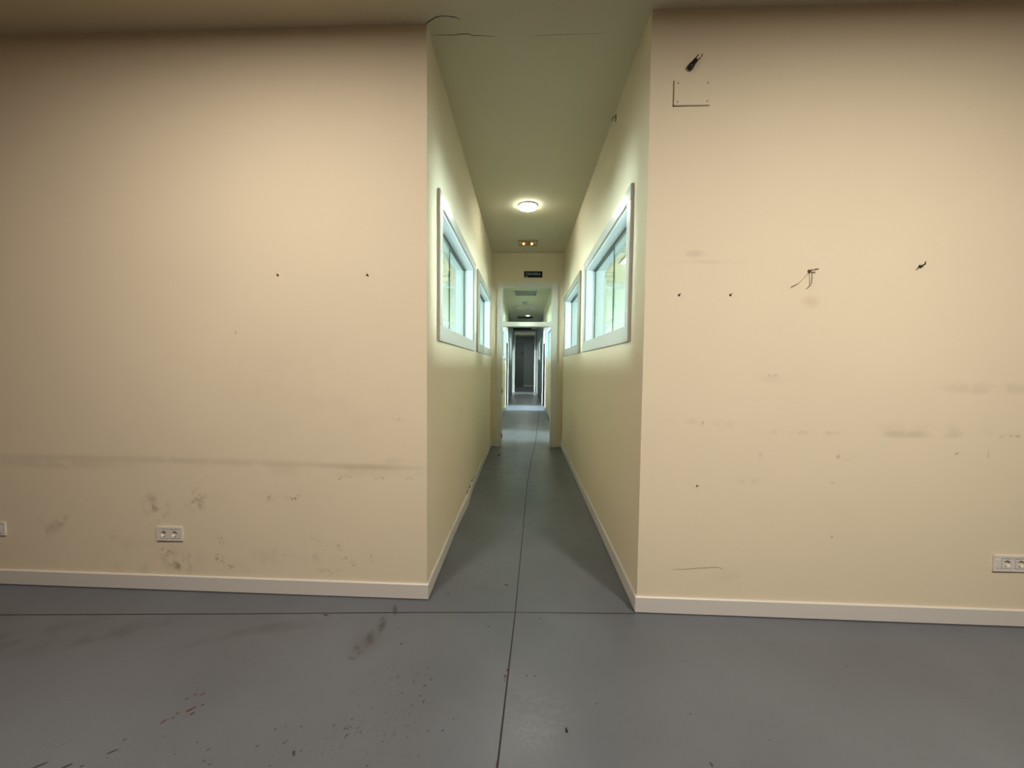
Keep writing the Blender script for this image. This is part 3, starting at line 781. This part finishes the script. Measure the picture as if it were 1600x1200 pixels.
t = fixing('wall_hook', 'bent dark hook on the right wall, right of the hanging wires', 'wall hook', 2.173, 2.020, yfr, .006, tilt=2)
y = yfr(2.17)
b = MB(); b.tube([(2.165, y-.004, 2.012), (2.175, y-.014, 2.018), (2.183, y-.020, 2.03), (2.186, y-.018, 2.04)], .003, M_BLACK); b.tube([(2.168, y-.004, 2.018), (2.158, y-.008, 2.008), (2.152, y-.006, 2.002)], [.004,.003,.002], M_BLACK); b.build('hook', t)
# thin wires hanging out of the right wall
wx, wz = 1.585, 1.992; y = yfr(wx)
t = thing('hanging_wires', 'thin brown wires sticking out of a hole in the right wall', 'wires', (wx, y, wz))
b = MB(); b.lathe([(.009, -.001), (.009, .001)], Matrix.Translation((wx-.002, y, wz)) @ Matrix.Rotation(PI/2, 4, 'X'), M_DARK, 14, cap1=True); b.build('hole', t)
MW = plain('brown_wire', (.14, .09, .055, 1), .5); MW2 = plain('tan_wire', (.36, .27, .17, 1), .6)
b = MB(); b.tube([(wx-.004, y, wz-.004), (wx, y-.014, wz+.002), (wx+.014, y-.02, wz+.004), (wx+.034, y-.02, wz+.008)], [.006,.006,.004,.0035], MW); b.build('wire', t)
b = MB(); b.tube([(wx, y-.004, wz), (wx+.003, y-.016, wz-.012), (wx+.006, y-.014, wz-.045), (wx+.006, y-.012, wz-.072), (wx-.001, y-.012, wz-.084), (wx-.013, y-.012, wz-.09)], .0021, MW); b.build('wire', t)
b = MB(); b.tube([(wx-.006, y-.002, wz-.01), (wx-.03, y-.010, wz-.034), (wx-.06, y-.008, wz-.066), (wx-.10, y-.006, wz-.088)], .0016, MW2); b.build('wire', t)
# stub high on the right corridor wall
t = thing('bracket', 'small dark bracket high on the right corridor wall above the windows', 'bracket', (XR, 3.098, 3.345))
b = MB(); b.box(XR-.010, XR+.001, 3.085, 3.110, 3.325, 3.372, M_HOUS, .003); b.build('plate', t)
b = MB(); b.tube([(XR-.008, 3.098, 3.36), (XR-.03, 3.09, 3.345), (XR-.034, 3.085, 3.32)], [.007, .006, .005], M_HOUS); b.build('arm', t)
# small scraps lying on the floor
def chip(name, label, x, y, rx, ry, a, h, m):
    b = MB(); n = 9; top = []; bot = []
    for k in range(n):
        q = 1+random.uniform(-.3, .3); t_ = 2*PI*k/n
        px, py = rx*q*math.cos(t_), ry*q*math.sin(t_)
        X, Y = x+px*math.cos(a)-py*math.sin(a), y+px*math.sin(a)+py*math.cos(a)
        bot.append(b.bm.verts.new((X, Y, .0005))); top.append(b.bm.verts.new((x+(X-x)*.7, y+(Y-y)*.7, h*random.uniform(.7, 1.2))))
    fs = [b.bm.faces.new(top), b.bm.faces.new(bot[::-1])]+[b.bm.faces.new((bot[k], bot[(k+1)%n], top[(k+1)%n], top[k])) for k in range(n)]
    b._tag(fs, m); o = b.build(name, origin=(x, y, 0)); tag(o, label, 'debris'); return o
chip('debris_flake', 'small black flake on the grey floor right of the joint, near the front', .186, 1.493, .005, .013, .1, .006, M_BLACK)
chip('debris_flake', 'small dark lump on the corridor floor near the left doorpost', -.383, 6.19, .020, .024, 0, .02, M_BLACK)

# ------------------------------------------------------------------ light
def area(name, loc, sx, sy, power, col, aim=None, spread=180):
    l = bpy.data.lights.new(name, 'AREA'); l.shape = 'RECTANGLE'; l.size = sx; l.size_y = sy
    l.energy = power; l.color = col; l.spread = math.radians(spread)
    o = bpy.data.objects.new(name, l); COL.objects.link(o); o.location = loc
    if aim: o.rotation_euler = (Vector(aim)-Vector(loc)).to_track_quat('-Z', 'Y').to_euler()
    return o
WARM = (1, .86, .74)
area('room_lamp_left', (-1.37, .60, H-.03), .35, .35, 69, (1, .905, .83))
area('room_lamp_right', (1.85, .0, H-.03), .35, .35, 127, (1, .945, .87))

area('far_ceiling_lamp', (.05, 24.2, H-.03), .5, .5, 32, (.9, 1, .97))  # unseen fill light, added behind the lintel to lift the end wall

w = bpy.data.worlds.new('World'); SC.world = w; w.use_nodes = True
w.node_tree.nodes['Background'].inputs[0].default_value = (.6, .75, .9, 1)
w.node_tree.nodes['Background'].inputs[1].default_value = .0

# ------------------------------------------------------------------ camera
cam = bpy.data.cameras.new('camera'); co = bpy.data.objects.new('camera', cam); COL.objects.link(co)
cam.sensor_fit = 'HORIZONTAL'; cam.sensor_width = 36; cam.lens = 609.1/1600*36
cam.clip_start = .02; cam.clip_end = 100
F = Vector((-.03017302, .99841539, -.04750061)); R = Vector((.99947381, .03070271, .01046135)); U = Vector((-.01190317, .04715996, .99881643))
m = Matrix((R, U, -F)).transposed().to_4x4(); m.translation = (0, 0, 1.45)
co.matrix_world = m
SC.camera = co
SC.view_settings.view_transform = 'Standard'; SC.view_settings.look = 'None'
SC.view_settings.gamma = 1; SC.view_settings.use_curve_mapping = False
SC.view_settings.exposure = 0
SC.cycles.max_bounces = 10; SC.cycles.diffuse_bounces = 5; SC.cycles.glossy_bounces = 4; SC.cycles.transparent_max_bounces = 16
SC.cycles.use_denoising = True; SC.cycles.use_light_tree = False; SC.cycles.use_adaptive_sampling = True; SC.cycles.adaptive_threshold = .02
SC.cycles.sample_clamp_indirect = 6
